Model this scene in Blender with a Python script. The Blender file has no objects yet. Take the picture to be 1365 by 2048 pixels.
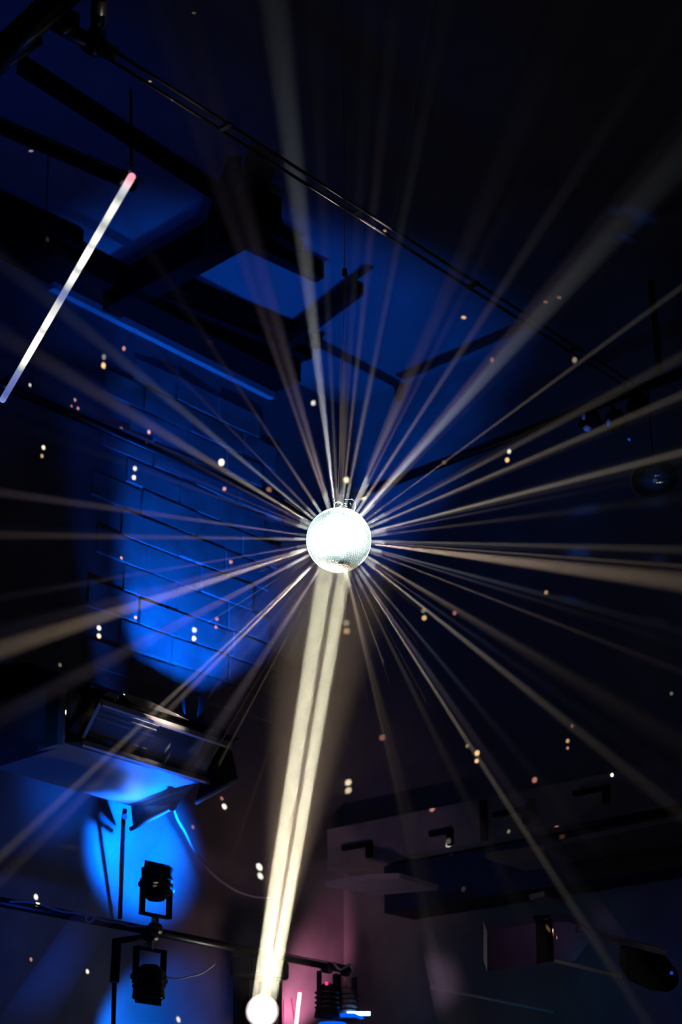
import bpy, bmesh, math, random
from mathutils import Vector, Matrix
random.seed(7)
SC = bpy.context.scene
COL = SC.collection
# ------------------------------------------------------------------ camera
W_PX, H_PX, F_PX = 1365.0, 2048.0, 3700.0
TH = math.atan(1566.0 / F_PX)
CAM = Vector((0, 0, 1.6))
RIGHT = Vector((1, 0, 0)); FWD = Vector((0, math.cos(TH), math.sin(TH))); UP = Vector((0, -math.sin(TH), math.cos(TH)))
cd = bpy.data.cameras.new('camera'); cam = bpy.data.objects.new('camera', cd); COL.objects.link(cam)
cam.location = CAM; cam.rotation_euler = (math.pi / 2 + TH, 0, 0)
cd.sensor_fit = 'VERTICAL'; cd.sensor_height = 36.0; cd.lens = F_PX / H_PX * 36.0
cd.clip_start = 0.05; cd.clip_end = 200
cd.dof.use_dof = True; cd.dof.focus_distance = 8.6; cd.dof.aperture_fstop = 2.2
SC.camera = cam
SC.view_settings.view_transform = 'Standard'; SC.view_settings.look = 'None'
SC.view_settings.exposure = 0.0; SC.view_settings.gamma = 1.0; SC.view_settings.use_curve_mapping = False
cy = SC.cycles
cy.max_bounces = 5; cy.diffuse_bounces = 2; cy.glossy_bounces = 3; cy.transmission_bounces = 4
cy.volume_bounces = 0; cy.transparent_max_bounces = 64
cy.use_denoising = True; cy.use_light_tree = True
cy.sample_clamp_indirect = 0.4; cy.caustics_reflective = False; cy.caustics_refractive = False
# ------------------------------------------------------------------ world: a dark hall
wd = bpy.data.worlds.new('world'); SC.world = wd; wd.use_nodes = True
wd.node_tree.nodes['Background'].inputs[0].default_value = (0.08, 0.55, 1.0, 1)
wd.node_tree.nodes['Background'].inputs[1].default_value = 0.0022

def ray(px, py):
    return RIGHT * ((px - 682.5) / F_PX) + UP * ((1024.0 - py) / F_PX) + FWD
AX = Vector((3467.5, 0, 0)) ; _d = ray(4150, 2590); AX = Vector((_d.x, _d.y, 0)).normalized()   # along the left wall, away
BX = Vector((-AX.y, AX.x, 0))                                                                 # along the right wall, away
ZX = Vector((0, 0, 1))
def W(a, b, z): return AX * a + BX * b + ZX * z
def AB(p): return (p.dot(AX), p.dot(BX), p.z)
def at_z(px, py, z): d = ray(px, py); return CAM + d * ((z - CAM.z) / d.z)
def at_a(px, py, a): d = ray(px, py); return CAM + d * (a / d.dot(AX))
def at_b(px, py, b): d = ray(px, py); return CAM + d * (b / d.dot(BX))
def at_y(px, py, y): d = ray(px, py); return CAM + d * (y / d.y)
def at_t(px, py, t): return CAM + ray(px, py) * t        # t = depth along the optical axis

CORNER = Vector((0.02, 12.5, 0))
WA, WB = CORNER.dot(AX), CORNER.dot(BX)                   # right wall at a = WA, left wall at b = WB
CEIL = 7.75
BALL = at_t(678, 1080, 8.6); BALL_R = 65.0 / F_PX * 8.6
LENS = at_b(525, 2021, WB - 0.55)                         # lens of the moving head that feeds the ball

# ------------------------------------------------------------------ lamps that light the room
def lamp_spot(name, loc, target, power, size_deg, blend=0.5, color=(1, 1, 1), radius=0.03, roll=0, stretch=None):
    l = bpy.data.lights.new(name, 'SPOT'); l.energy = power; l.color = color
    l.spot_size = math.radians(max(size_deg, 1.0)); l.spot_blend = blend; l.shadow_soft_size = radius
    o = bpy.data.objects.new(name, l); COL.objects.link(o); o.location = loc
    q = (target - loc).to_track_quat('-Z', 'Y'); o.rotation_euler = (q.to_matrix() @ Matrix.Rotation(roll, 3, 'Z')).to_euler()
    if stretch: o.scale = stretch
    return o
def lamp_point(name, loc, power, color, radius=0.05):
    l = bpy.data.lights.new(name, 'POINT'); l.energy = power; l.color = color; l.shadow_soft_size = radius
    o = bpy.data.objects.new(name, l); COL.objects.link(o); o.location = loc
    return o
BLUE = (0.0, 0.16, 1.0)
DEEP = (0.0, 0.07, 1.0)
# blue uplight added over the booth to wash the brick wall
UPL = W(7.62, WB - .36, 4.80)
lamp_spot('blue_uplight', UPL, at_b(400, 1020, WB - 0.0), 230, 84, 0.5, (0.0, 0.115, 1.0), 0.008)
# blue lamp under the booth
_D = at_z(262, 1612, 4.26)
lamp_spot('blue_lamp_under_booth', _D + AX * -.06 + BX * -.09 + ZX * -.11, at_z(250, 1590, 4.26), 2.6, 160, 1.0, (0.07, 0.22, 1.0), 0.06)
lamp_spot('blue_lamp_under_booth_wide', _D + AX * .10 + BX * -.34 + ZX * -.55, at_z(232, 1572, 4.26), 170, 88, 1.0, (0.0, 0.11, 1.0), 0.03)
lamp_spot('blue_left_panel', at_t(40, 1660, 8.9), at_t(90, 1450, 9.75), 3, 26, 1.0, (0, .2, 1), .03)  # added fill for the booth's left panel
lamp_spot('blue_roof_edge', UPL + BX * -.2 + ZX * .1, at_t(290, 1405, 9.7), 5, 40, 1.0, (0, .1, 1), .02)  # added spot that picks out the roof boards in blue
lamp_spot('blue_rim_on_booth', W(6.9, 7.45, 3.5), W(6.75, 7.15, 4.36), 16, 44, 1.0, (0.0, 0.12, 1.0), 0.03)  # added spot that tints the window rails blue
lamp_spot('blue_lamp_on_lower_wall', at_b(372, 1650, WB - 0.55), at_b(268, 1692, WB), 190, 84, 0.6, (0.0, 0.12, 1.0), 0.03)
# blue wash on the ceiling
lamp_spot('blue_ceiling_wash', W(6.6, 6.5, 4.6), at_z(430, 590, CEIL), 60, 50, 0.9, DEEP, 0.05)
lamp_spot('blue_ceiling_wash_left', W(2.5, 6.0, 4.0), at_z(-60, 270, CEIL), 120, 50, 1.0, DEEP, 0.05)
lamp_spot('blue_left_fill', at_b(40, 1990, WB - 1.3), at_b(70, 1720, WB), 18, 76, .9, (0, .1, 1), .05)
lamp_spot('blue_fascia_fill', at_t(340, 1730, 10.2), at_t(312, 1612, 10.7), 3, 34, 1.0, (.02, .16, 1), .03)  # added fill for the booth's end fascia
# blue wash low on the left wall
lamp_spot('blue_low_wash', at_b(280, 2105, WB - 0.45), at_b(270, 2072, WB), 60, 62, 0.5, (0, .15, 1), 0.04)
# blue wash on the right wall
lamp_spot('blue_wash_right', W(5.0, 4.2, 3.2), at_a(1010, 730, WA), 26, 30, 0.8, (0, .2, 1), 0.05)
lamp_spot('blue_wash_right_low', W(6.0, 1.5, 2.2), at_a(1290, 1260, WA), 6, 18, 0.5, (0, .2, 1), 0.05)
# magenta light beside the moving head, on the corner
lamp_spot('magenta_wash', at_b(596, 2110, WB - 0.3), at_b(600, 1985, WB), 75, 42, 1.0, (1, .28, .5), 0.03)
lamp_spot('violet_wash_right', W(6.5, 5.0, 2.6), at_a(780, 1700, WA - .4), 48, 22, 1, (.62, .38, .62), 0.05)
lamp_spot('warm_spill_wall', LENS - FWD * 0.1 - BX * .8 - AX * .7 + ZX * -.5, at_b(560, 1770, WB), 22, 56, 1.0, (1, .55, .55), 0.2)
lamp_spot('added_warm_booth_spot', BALL + (at_b(300, 1480, 7.3) - BALL).normalized() * .17, at_b(270, 1475, 7.3), 700, 8, 1.0, (1, .8, .65), 0.1)  # added warm spot that browns the booth window, set beside the ball
# added unseen spots that whiten the ball and its rim
for nm_, p_, e_, k_ in (('front', Vector((1.3, 1.0, 6.0)), 11500, .97), ('right', Vector((5.0, 3.6, 5.4)), 27000, .96), ('left', Vector((-4.6, 4.6, 4.0)), 25000, .96), ('top', Vector((.8, 9.6, 7.3)), 7000, 1.4)):
    lamp_spot('ball_added_spot_' + nm_, p_, BALL, e_, math.degrees(2 * math.asin(BALL_R / (p_ - BALL).length)) * k_, .1, (.92, 1, .98), .004)

# ------------------------------------------------------------------ materials
def new_mat(name):
    m = bpy.data.materials.new(name); m.use_nodes = True
    return m, m.node_tree.nodes, m.node_tree.links
def pbr(name, col, rough=0.6, metal=0.0, noise=0.0, nscale=8.0, bump=0.0, spec=0.5):
    m, N, L = new_mat(name); b = N['Principled BSDF']
    b.inputs['Base Color'].default_value = (*col, 1); b.inputs['Roughness'].default_value = rough
    b.inputs['Metallic'].default_value = metal; b.inputs['Specular IOR Level'].default_value = spec
    if noise or bump:
        tc = N.new('ShaderNodeTexCoord'); n = N.new('ShaderNodeTexNoise')
        n.inputs['Scale'].default_value = nscale; n.inputs['Detail'].default_value = 6
        L.new(tc.outputs['Object'], n.inputs['Vector'])
        if noise:
            r = N.new('ShaderNodeMapRange'); r.inputs[1].default_value = .3; r.inputs[2].default_value = .7
            r.inputs[3].default_value = 1 - noise; r.inputs[4].default_value = 1 + noise
            L.new(n.outputs['Fac'], r.inputs[0])
            mx = N.new('ShaderNodeVectorMath'); mx.operation = 'SCALE'; mx.inputs[0].default_value = col
            L.new(r.outputs[0], mx.inputs['Scale']); L.new(mx.outputs[0], b.inputs['Base Color'])
        if bump:
            bp = N.new('ShaderNodeBump'); bp.inputs['Strength'].default_value = bump; bp.inputs['Distance'].default_value = .02
            L.new(n.outputs['Fac'], bp.inputs['Height']); L.new(bp.outputs[0], b.inputs['Normal'])
    return m
def emit(name, col, strength):
    m, N, L = new_mat(name); N.remove(N['Principled BSDF'])
    e = N.new('ShaderNodeEmission'); e.inputs[0].default_value = (*col, 1); e.inputs[1].default_value = strength
    L.new(e.outputs[0], N['Material Output'].inputs[0]); return m
M = {}
M['plaster'] = pbr('plaster', (.23, .23, .24), .85, noise=.2, nscale=3, bump=.2)
M['brick'] = pbr('painted_brick', (.30, .30, .31), .8, noise=.25, nscale=5, bump=.5)
M['ceiling'] = pbr('ceiling_paint', (.20, .20, .21), .9, noise=.15, nscale=2)
M['concrete'] = pbr('concrete', (.3, .29, .3), .9, noise=.25, nscale=4, bump=.3)
M['floor'] = pbr('floor_boards', (.05, .04, .04), .5, noise=.3)
M['black'] = pbr('black_metal', (.008, .008, .009), .45)
M['blackmatte'] = pbr('black_paint', (.004, .004, .005), .9, spec=.15)
M['pipe'] = pbr('black_pipe', (.012, .012, .014), .35, spec=.5)
M['steel'] = pbr('truss_steel', (.35, .35, .38), .25, metal=.9)
M['rail_steel'] = pbr('dark_rail_steel', (.3, .3, .33), .28, metal=.8)
M['ledge'] = pbr('pale_ledge', (.5, .5, .5), .7)
M['board'] = pbr('painted_board', (.55, .56, .58), .45, noise=.06, nscale=2)
M['panel'] = pbr('booth_panel', (.14, .15, .17), .6)
M['rail'] = pbr('steel_rail', (.6, .6, .65), .5)
M['cable'] = pbr('pale_cable', (.45, .45, .5), .5)
M['wire'] = pbr('steel_wire', (.5, .5, .5), .35, metal=.7)
M['duct'] = pbr('sheet_metal', (.32, .3, .34), .45, metal=.2, noise=.1)
M['grout'] = pbr('white_core', (.85, .85, .85), .7)
M['chrome'] = pbr('chrome', (.7, .7, .72), .2, metal=1)
M['lens'] = emit('lit_lens', (1, .99, .9), 30)
M['pinktube'] = emit('pink_tube_glow', (1, .55, .55), 5)
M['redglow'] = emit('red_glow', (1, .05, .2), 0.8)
M['pinktip'] = emit('pink_tip', (1, .35, .45), 1.2)
M['redled'] = emit('red_led', (1, .02, .12), 3)
M['blueled'] = emit('blue_led', (.25, .6, 1), 8)
M['bluering'] = emit('blue_led_ring', (0, .12, 1), 1.0)
M['bluespot'] = emit('blue_pilot_light', (.02, .09, .8), .5)
M['cyanstrip'] = emit('cyan_strip', (.01, .16, .22), .35)
# mirror tiles
m, N, L = new_mat('mirror_tile'); b = N['Principled BSDF']
b.inputs['Base Color'].default_value = (.8, .94, .92, 1); b.inputs['Metallic'].default_value = 1; b.inputs['Roughness'].default_value = .34
M['tile'] = m; b.inputs['Roughness'].default_value = .38
# glass
m, N, L = new_mat('booth_glass'); b = N['Principled BSDF']
b.inputs['Base Color'].default_value = (.05, .05, .055, 1); b.inputs['Roughness'].default_value = .12; b.inputs['Alpha'].default_value = .75
M['glass'] = m; b.inputs['Alpha'].default_value = .25; b.inputs['Roughness'].default_value = .5; b.inputs['Specular IOR Level'].default_value = .2
# tinted translucent disc
m, N, L = new_mat('smoked_plastic'); b = N['Principled BSDF']
b.inputs['Base Color'].default_value = (.10, .14, .2, 1); b.inputs['Roughness'].default_value = .3; b.inputs['Alpha'].default_value = .7
M['smoked'] = m
# LED tube: pixels of different brightness along its length
m, N, L = new_mat('led_tube_glow'); N.remove(N['Principled BSDF'])
tc = N.new('ShaderNodeTexCoord'); sx = N.new('ShaderNodeSeparateXYZ'); L.new(tc.outputs['Object'], sx.inputs[0])
cr = N.new('ShaderNodeValToRGB'); L.new(sx.outputs['Z'], cr.inputs[0])
stops = [(0, (.30, .36, .85)), (.04, (.12, .17, .5)), (.12, (.2, .23, .6)), (.17, (.3, .35, .6)), (.19, (.8, .83, .8)), (.24, (2.2, 2, 1.9)), (.33, (2.6, 2.2, 2)), (.37, (.85, .88, .82)),
         (.41, (2, 1.9, 1.8)), (.45, (1.1, 1.1, 1.05)), (.49, (.9, .9, .9)), (.52, (.3, .32, .6)), (.555, (.27, .3, .55)), (.58, (.8, .83, .85)), (.62, (1.8, 1.7, 1.6)), (.645, (.75, .77, .72)),
         (.68, (2, 1.9, 1.8)), (.72, (2.2, 2, 1.9)), (.745, (.85, .86, .8)), (.78, (1.9, 1.8, 1.6)), (.805, (1, 1, .95)), (.83, (.55, .6, .6)), (.86, (1.2, 1.2, 1.1)), (.90, (1.6, 1.5, 1.4)), (.935, (.5, .55, .58)), (.965, (.85, .85, .9)), (.985, (1.3, .9, 1.0)), (1.0, (1.5, .6, .75))]
# two ramps, since one ramp holds 32 stops at most
els = cr.color_ramp.elements
while len(els) < len(stops): els.new(.5)
for e, (pos, c) in zip(els, stops): e.position = pos
for e, (pos, c) in zip(els, stops): e.color = (*c, 1)
em = N.new('ShaderNodeEmission'); L.new(cr.outputs[0], em.inputs[0]); em.inputs[1].default_value = .8
L.new(em.outputs[0], N['Material Output'].inputs[0]); M['ledtube'] = m

# haze: real scattering medium, lit by the beams themselves
def haze_mat(name, density, col=(1, 1, 1)):
    m, N, L = new_mat(name); N.remove(N['Principled BSDF'])
    v = N.new('ShaderNodeVolumeScatter'); v.inputs['Color'].default_value = (*col, 1); v.inputs['Density'].default_value = density
    v.inputs['Anisotropy'].default_value = 0.0
    L.new(v.outputs[0], N['Material Output'].inputs['Volume']); return m
M['haze'] = haze_mat('haze', 0.6)
M['haze_thin'] = haze_mat('haze_thin', 0.06)
M['haze_shaft'] = haze_mat('haze_shaft', 0.1)

# ------------------------------------------------------------------ mesh helpers
class MB:
    def __init__(s): s.v = []; s.f = []; s.smooth = []
    def add(s, vs, fs, smooth=False):
        n = len(s.v); s.v += [Vector(v) for v in vs]
        for f in fs: s.f.append([n + i for i in f]); s.smooth.append(smooth)
        return s
    def box(s, c, ex, ey, ez):       # centre, three half-extent vectors
        vs = [c + ex * i + ey * j + ez * k for i in (-1, 1) for j in (-1, 1) for k in (-1, 1)]
        fs = [(0, 1, 3, 2), (4, 6, 7, 5), (0, 4, 5, 1), (2, 3, 7, 6), (0, 2, 6, 4), (1, 5, 7, 3)]
        return s.add(vs, fs)
    def hull8(s, q0, q1):            # two quads facing each other
        vs = list(q0) + list(q1)
        return s.add(vs, [(3, 2, 1, 0), (4, 5, 6, 7), (0, 1, 5, 4), (1, 2, 6, 5), (2, 3, 7, 6), (3, 0, 4, 7)])
    def prism(s, poly, vec):
        n = len(poly); vs = list(poly) + [p + vec for p in poly]
        return s.add(vs, [tuple(reversed(range(n))), tuple(range(n, 2 * n))] + [(i, (i + 1) % n, n + (i + 1) % n, n + i) for i in range(n)])
    def tube(s, pts, r, seg=10, cap=True):
        pts = [Vector(p) for p in pts]; rs = r if isinstance(r, (list, tuple)) else [r] * len(pts)
        rings = []; prev = None
        for i, p in enumerate(pts):
            d = (pts[min(i + 1, len(pts) - 1)] - pts[max(i - 1, 0)]).normalized()
            if prev is None:
                x = d.orthogonal().normalized()
            else:
                x = (prev - d * prev.dot(d)).normalized()
            prev = x; y = d.cross(x)
            rings.append([p + (x * math.cos(2 * math.pi * k / seg) + y * math.sin(2 * math.pi * k / seg)) * rs[i] for k in range(seg)])
        vs = [v for rg in rings for v in rg]; fs = []
        for i in range(len(pts) - 1):
            for k in range(seg):
                k2 = (k + 1) % seg
                fs.append((i * seg + k, i * seg + k2, (i + 1) * seg + k2, (i + 1) * seg + k))
        s.add(vs, fs, True)
        if cap:
            n = len(s.v) - len(vs)
            s.f.append([n + k for k in reversed(range(seg))]); s.smooth.append(False)
            s.f.append([n + (len(pts) - 1) * seg + k for k in range(seg)]); s.smooth.append(False)
        return s
    def build(s, name, mat, parent=None, bevel=0.0, loc=None, rot=None):
        me = bpy.data.meshes.new(name); me.from_pydata([tuple(v) for v in s.v], [], s.f)
        me.polygons.foreach_set('use_smooth', s.smooth); me.update()
        if mat is not None: me.materials.append(mat)
        o = bpy.data.objects.new(name, me); COL.objects.link(o)
        if loc is not None: o.location = loc
        if rot is not None: o.rotation_euler = rot
        if parent is not None:
            o.parent = parent
            if loc is None: o.matrix_parent_inverse = Matrix.Translation(-parent.location)
        if bevel:
            bm = bmesh.new(); bm.from_mesh(me)
            bmesh.ops.recalc_face_normals(bm, faces=bm.faces)
            bmesh.ops.bevel(bm, geom=bm.edges[:], offset=bevel, segments=2, affect='EDGES', clamp_overlap=True)
            bm.to_mesh(me); bm.free()
        else:
            bm = bmesh.new(); bm.from_mesh(me); bmesh.ops.recalc_face_normals(bm, faces=bm.faces); bm.to_mesh(me); bm.free()
        return o
def tag(o, label=None, cat=None, group=None, kind=None):
    if label: o['label'] = label
    if cat: o['category'] = cat
    if group: o['group'] = group
    if kind: o['kind'] = kind
    return o
def empty(name, loc, label, cat, group=None, kind=None):
    o = bpy.data.objects.new(name, None); COL.objects.link(o); o.location = loc; o.empty_display_size = .1
    return tag(o, label, cat, group, kind)
def spline(pts, n=10):
    pts = [Vector(p) for p in pts]; out = []
    P = [pts[0]] + pts + [pts[-1]]
    for i in range(1, len(P) - 2):
        for k in range(n):
            t = k / n
            out.append(.5 * ((2 * P[i]) + (-P[i - 1] + P[i + 1]) * t + (2 * P[i - 1] - 5 * P[i] + 4 * P[i + 1] - P[i + 2]) * t * t + (-P[i - 1] + 3 * P[i] - 3 * P[i + 1] + P[i + 2]) * t ** 3))
    out.append(pts[-1]); return out

# ------------------------------------------------------------------ the room
T = .15
def slab(name, a0, a1, b0, b1, z0, z1, mat, parent=None, bevel=0, **kw):
    c = W((a0 + a1) / 2, (b0 + b1) / 2, (z0 + z1) / 2)
    o = MB().box(c, AX * (a1 - a0) / 2, BX * (b1 - b0) / 2, ZX * (z1 - z0) / 2).build(name, mat, parent, bevel)
    return tag(o, **kw)
slab('floor', -3, WA + T, -7, WB + T, -.1, 0, M['floor'], kind='structure')
slab('ceiling', -3, WA + T, -7, WB + T, CEIL, CEIL + .15, M['ceiling'], kind='structure')
wl = slab('wall_left', -3, WA + T, WB, WB + T, 0, CEIL, M['plaster'], kind='structure')
wr = slab('wall_right', WA, WA + T, -7, WB, 0, CEIL, M['plaster'], kind='structure')

# painted brick facing on the left wall, each brick its own piece, joints recessed
BL, BH = .46, .185
pa = AB(at_b(190, 1000, WB))[0]; pz0 = at_b(300, 1370, WB).z; pz1 = at_b(400, 745, WB).z
rows = int((pz1 - pz0) / BH); nb = 0; A_BR = AB(at_b(592, 1000, WB))[0]
for r in range(rows):
    a = pa + (BL / 2 if r % 2 else 0) + random.uniform(-.05, .05)
    while a < WA - .12:
        ln = BL * random.uniform(.75, 1.15)
        a1 = min(a + ln - .006, WA - .02)
        if a1 > A_BR: break
        z0 = pz0 + r * BH; z1 = z0 + BH - .006; d = .009 + random.uniform(-.003, .005)
        j = lambda s=.007: random.uniform(-s, s)
        back = [W(a, WB + .001, z0), W(a1, WB + .001, z0), W(a1, WB + .001, z1), W(a, WB + .001, z1)]
        e = .008
        front = [W(a + e + j(), WB - d + j(.004), z0 + e + j()), W(a1 - e + j(), WB - d + j(.004), z0 + e + j()), W(a1 - e + j(), WB - d + j(.004), z1 - e + j()), W(a + e + j(), WB - d + j(.004), z1 - e + j())]
        MB().hull8(back, front).build('brick', M['brick'], wl); nb += 1
        a += ln
# black bulkhead (boxed duct) along the top of the left wall, pale ledge under it
zb = at_b(590, 800, WB - .10).z
zt = CEIL - .005
A_BK = AB(at_b(602, 760, WB - .30))[0]
slab('bulkhead', -2, A_BK, WB - .30, WB, zb + .02, zt, M['blackmatte'], label='long black boxed bulkhead running along the top of the left wall', cat='bulkhead')
lo = at_b(222, 652, WB - .62)
slab('trim_1', AB(lo)[0], A_BK, WB - .05, WB, zb - .03, zb + .02, M['ledge'], kind='structure')

# ceiling rafters along AX, dark
def bar_px(p0, p1, plane, r, name, label, cat, group=None, mat='blackmatte', square=True):
    a, b_ = plane(*p0), plane(*p1)
    d = (b_ - a).normalized(); side = d.cross(ZX).normalized(); up = side.cross(d)
    if square: mb = MB().box((a + b_) / 2, (b_ - a) / 2, side * r, up * r * 1.5)
    else: mb = MB().tube([a, b_], r, 12)
    o = mb.build(name, M[mat]); return tag(o, label, cat, group)
cz = lambda z: (lambda x, y: at_z(x, y, z))
raft = [((40, 132), (600, 495), .026, 'highest dark rafter on the blue ceiling, its near end free'),
        ((-40, 238), (270, 372), .021, 'second dark rafter down, passing behind the top of the white light tube'),
        ((470, 465), (640, 545), .04, 'short dark rafter across the blue ceiling bay beside the upper beam'),
        ((-60, 375), (160, 480), .035, 'dark rafter in the shadows left of the white light tube'),
        ((320, 552), (640, 685), .030, 'upper of two thin rafters close above the black bulkhead'),
        ((285, 570), (620, 708), .030, 'lower of two thin rafters close above the black bulkhead')]
for p0, p1, r, lb in raft:
    bar_px(p0, p1, cz(CEIL - .07), r, 'rafter', lb, 'rafter', 'rafters under the ceiling')
bar_px((225, 598), (545, 418), cz(CEIL - .20), .075, 'roof_beam', 'thick black cross beam under the blue ceiling right of the light tube', 'beam')
bar_px((415, 490), (470, 330), cz(CEIL - .25), .04, 'roof_brace', 'black brace branching up from the thick cross beam', 'brace')
bar_px((575, 685), (720, 575), cz(CEIL - .15), .03, 'roof_strut', 'dark strut crossing behind the tall upward beam above the ball', 'strut')

# big black pipes in the top left corner with clamps
tl = cz(6.3)
bar_px((-60, 160), (150, -30), tl, .06, 'scaffold_pipe', 'thick black pipe cutting the top left corner of the picture', 'pipe', mat='pipe', square=False)
bar_px((-40, 160), (70, 75), cz(6.5), .04, 'scaffold_pipe', 'thinner black pipe just under the thick one at top left', 'pipe', mat='pipe', square=False)
bar_px((60, 20), (230, 110), cz(6.42), .035, 'scaffold_pipe', 'short black pipe linking the corner pipe to the long double rail', 'pipe', mat='pipe', square=False)
bar_px((195, 100), (200, -40), cz(6.55), .035, 'scaffold_pipe', 'dark upright-looking pipe at the top edge left of the long rail', 'pipe', mat='pipe', square=False)
def clamp(px, py, z, label, s=.05):
    p = at_z(px, py, z); e = empty('pipe_clamp', p, label, 'clamp')
    MB().tube([p - AX * s * .6, p + AX * s * .6], s, 14).build('collar', M['pipe'], e)
    MB().box(p + ZX * s * 1.1, AX * s * .4, BX * s * .35, ZX * s * .5).build('jaw', M['pipe'], e)
    MB().tube([p + ZX * s * 1.3 - BX * s * .8, p + ZX * s * 1.3 + BX * s * .8], s * .16, 8).build('bolt', M['chrome'], e)
clamp(128, 42, 6.42, 'black clamp where the pipes meet at top left', .06)
clamp(188, 88, 6.42, 'black clamp at the upper end of the long double rail', .05)

# long double rail (two thin tubes with rungs) running over the ball
zr = at_t(690, 430, 8.75).z
rail = empty('double_rail', at_z(690, 425, zr), 'long thin double steel rail crossing diagonally above the mirror ball', 'rail')
r0, r1 = at_z(205, 98, zr), at_z(1290, 790, zr)
for off in (-.028, .028):
    MB().tube([r0 + BX * off, r1 + BX * off], .008, 10).build('rail_tube', M['rail_steel'], rail)
for k in range(4):
    p = r0.lerp(r1, (k + .8) / 4.6)
    MB().box(p, AX * .012, BX * .038, ZX * .007).build('spacer', M['pipe'], rail)

# pipe below/behind: left pipe going to the corner, and the right pipe
zp = 6.45
bar_px((-60, 742), (640, 1040), cz(zp), .028, 'lighting_pipe', 'dark pipe running down from the left edge towards the mirror ball', 'pipe', mat='pipe', square=False)
bar_px((640, 1018), (1375, 742), cz(zp + .05), .03, 'lighting_pipe', 'dark pipe rising from behind the ball to the right edge', 'pipe', mat='pipe', square=False)
# hangers
def wire_px(px0, py0, px1, py1, y, name, label, r=.003, mat='wire'):
    a, b_ = at_t(px0, py0, y), at_t(px1, py1, y)
    return tag(MB().tube([a, b_], r, 6).build(name, M[mat]), label, 'wire')
p_top = at_z(95, 300, CEIL - .02)
wire_px(97, 300, 88, 560, 10.6, 'hanging_wire', 'thin dark wire hanging left of the white light tube', .004, 'pipe')
wire_px(70, 690, 66, 775, 10.2, 'hanging_wire', 'short thin wire hanging down to the left pipe', .004, 'pipe')
tag(MB().tube([at_t(1303, 560, 9.6), at_t(1320, 745, 9.6)], .018, 8).build('drop_pole', M['blackmatte']), 'dark vertical drop pole above the pipe at right', 'pole')

# ------------------------------------------------------------------ mirror ball
ball = empty('mirror_ball', BALL - ZX * BALL_R, 'mirror ball glowing white at the centre of the light beams', 'mirror ball')
me = bpy.data.meshes.new('ball_core'); bm = bmesh.new(); bmesh.ops.create_uvsphere(bm, u_segments=64, v_segments=40, radius=BALL_R * .985)
bm.to_mesh(me); bm.free(); me.materials.append(M['grout'])
for pl in me.polygons: pl.use_smooth = True
core = bpy.data.objects.new('ball_core', me); COL.objects.link(core); core.parent = ball; core.location = (0, 0, BALL_R)
NR = 40; mb = MB(); ts = math.pi * BALL_R / NR
for i in range(NR):
    lat = -math.pi / 2 + (i + .5) * math.pi / NR
    n = max(4, int(2 * math.pi * BALL_R * math.cos(lat) / ts))
    for k in range(n):
        lon = 2 * math.pi * (k + .5 * (i % 2) * 0) / n
        nrm = Vector((math.cos(lat) * math.cos(lon), math.cos(lat) * math.sin(lon), math.sin(lat)))
        nrm2 = (nrm + Vector((random.gauss(0, .03), random.gauss(0, .03), random.gauss(0, .03)))).normalized()
        ex = Vector((-math.sin(lon), math.cos(lon), 0)); ex = (ex - nrm2 * ex.dot(nrm2)).normalized(); ey = nrm2.cross(ex)
        w = math.pi * BALL_R * math.cos(lat) / n * .80
        mb.box(BALL + nrm * (BALL_R - .0008), ex * w, ey * ts * .40, nrm2 * .0012)
tiles = mb.build('mirror_tiles', M['tile'], ball); tiles['kind'] = 'stuff'
top = BALL + ZX * BALL_R
MB().tube([top - ZX * .006, top + ZX * .004, top + ZX * .008], [.028, .026, .012], 20).build('cap', M['chrome'], ball)
# tangle of wire on top
pts = []
for k in range(46):
    t = k / 45.0; an = t * 19 + .4
    pts.append(top + RIGHT * (-.004 + .035 * t + .026 * math.cos(an)) + FWD * (.012 * math.sin(an * 1.3)) + ZX * (.018 + .014 * math.sin(an) + .012 * math.sin(an * .37)))
MB().tube(spline(pts, 3), .0016, 6).build('wire_knot', M['grout'], ball)
loop = [(668, 1016), (670, 1009), (676, 1004), (684, 1008), (680, 1016)]
MB().tube(spline([at_t(x, y, 8.6) for x, y in loop], 6), .002, 6).build('wire_loop', M['grout'], ball)
loop = [(694, 1000), (703, 999), (709, 1004), (711, 1012), (709, 1021)]
MB().tube(spline([at_t(x, y, 8.6) for x, y in loop], 6), .002, 6).build('wire_tail', M['grout'], ball)
MB().tube(spline([at_t(x, y, 8.6) for x, y in [(690, 999), (698, 1000), (705, 997)]], 6), .0013, 6).build('wire_end', M['grout'], ball)
hook = at_t(690, 556, 8.6)
tag(MB().tube([top + ZX * .03 - RIGHT * .004, hook - ZX * .03], .0013, 6).build('ball_wire', M['wire']), 'thin steel wire running up from the mirror ball to the hook', 'wire')
tag(MB().tube([hook + ZX * .05, at_t(690, 355, 8.6), at_t(683, -60, 8.6)], .0022, 6).build('ball_wire', M['wire']), 'thin wire from the hook up past the double rail to the top', 'wire')
hk = empty('hook', hook - ZX * .03, 'small dark hook block on the wire high above the ball', 'hook')
MB().box(hook + ZX * .03, RIGHT * .012, FWD * .008, ZX * .022).build('block', M['pipe'], hk, .003)
MB().tube(spline([hook + ZX * .01, hook + RIGHT * .012 - ZX * .006, hook - ZX * .022 + RIGHT * .004, hook - ZX * .03 - RIGHT * .01, hook - ZX * .018 - RIGHT * .02], 6), .003, 8).build('hook_bend', M['steel'], hk)

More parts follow.
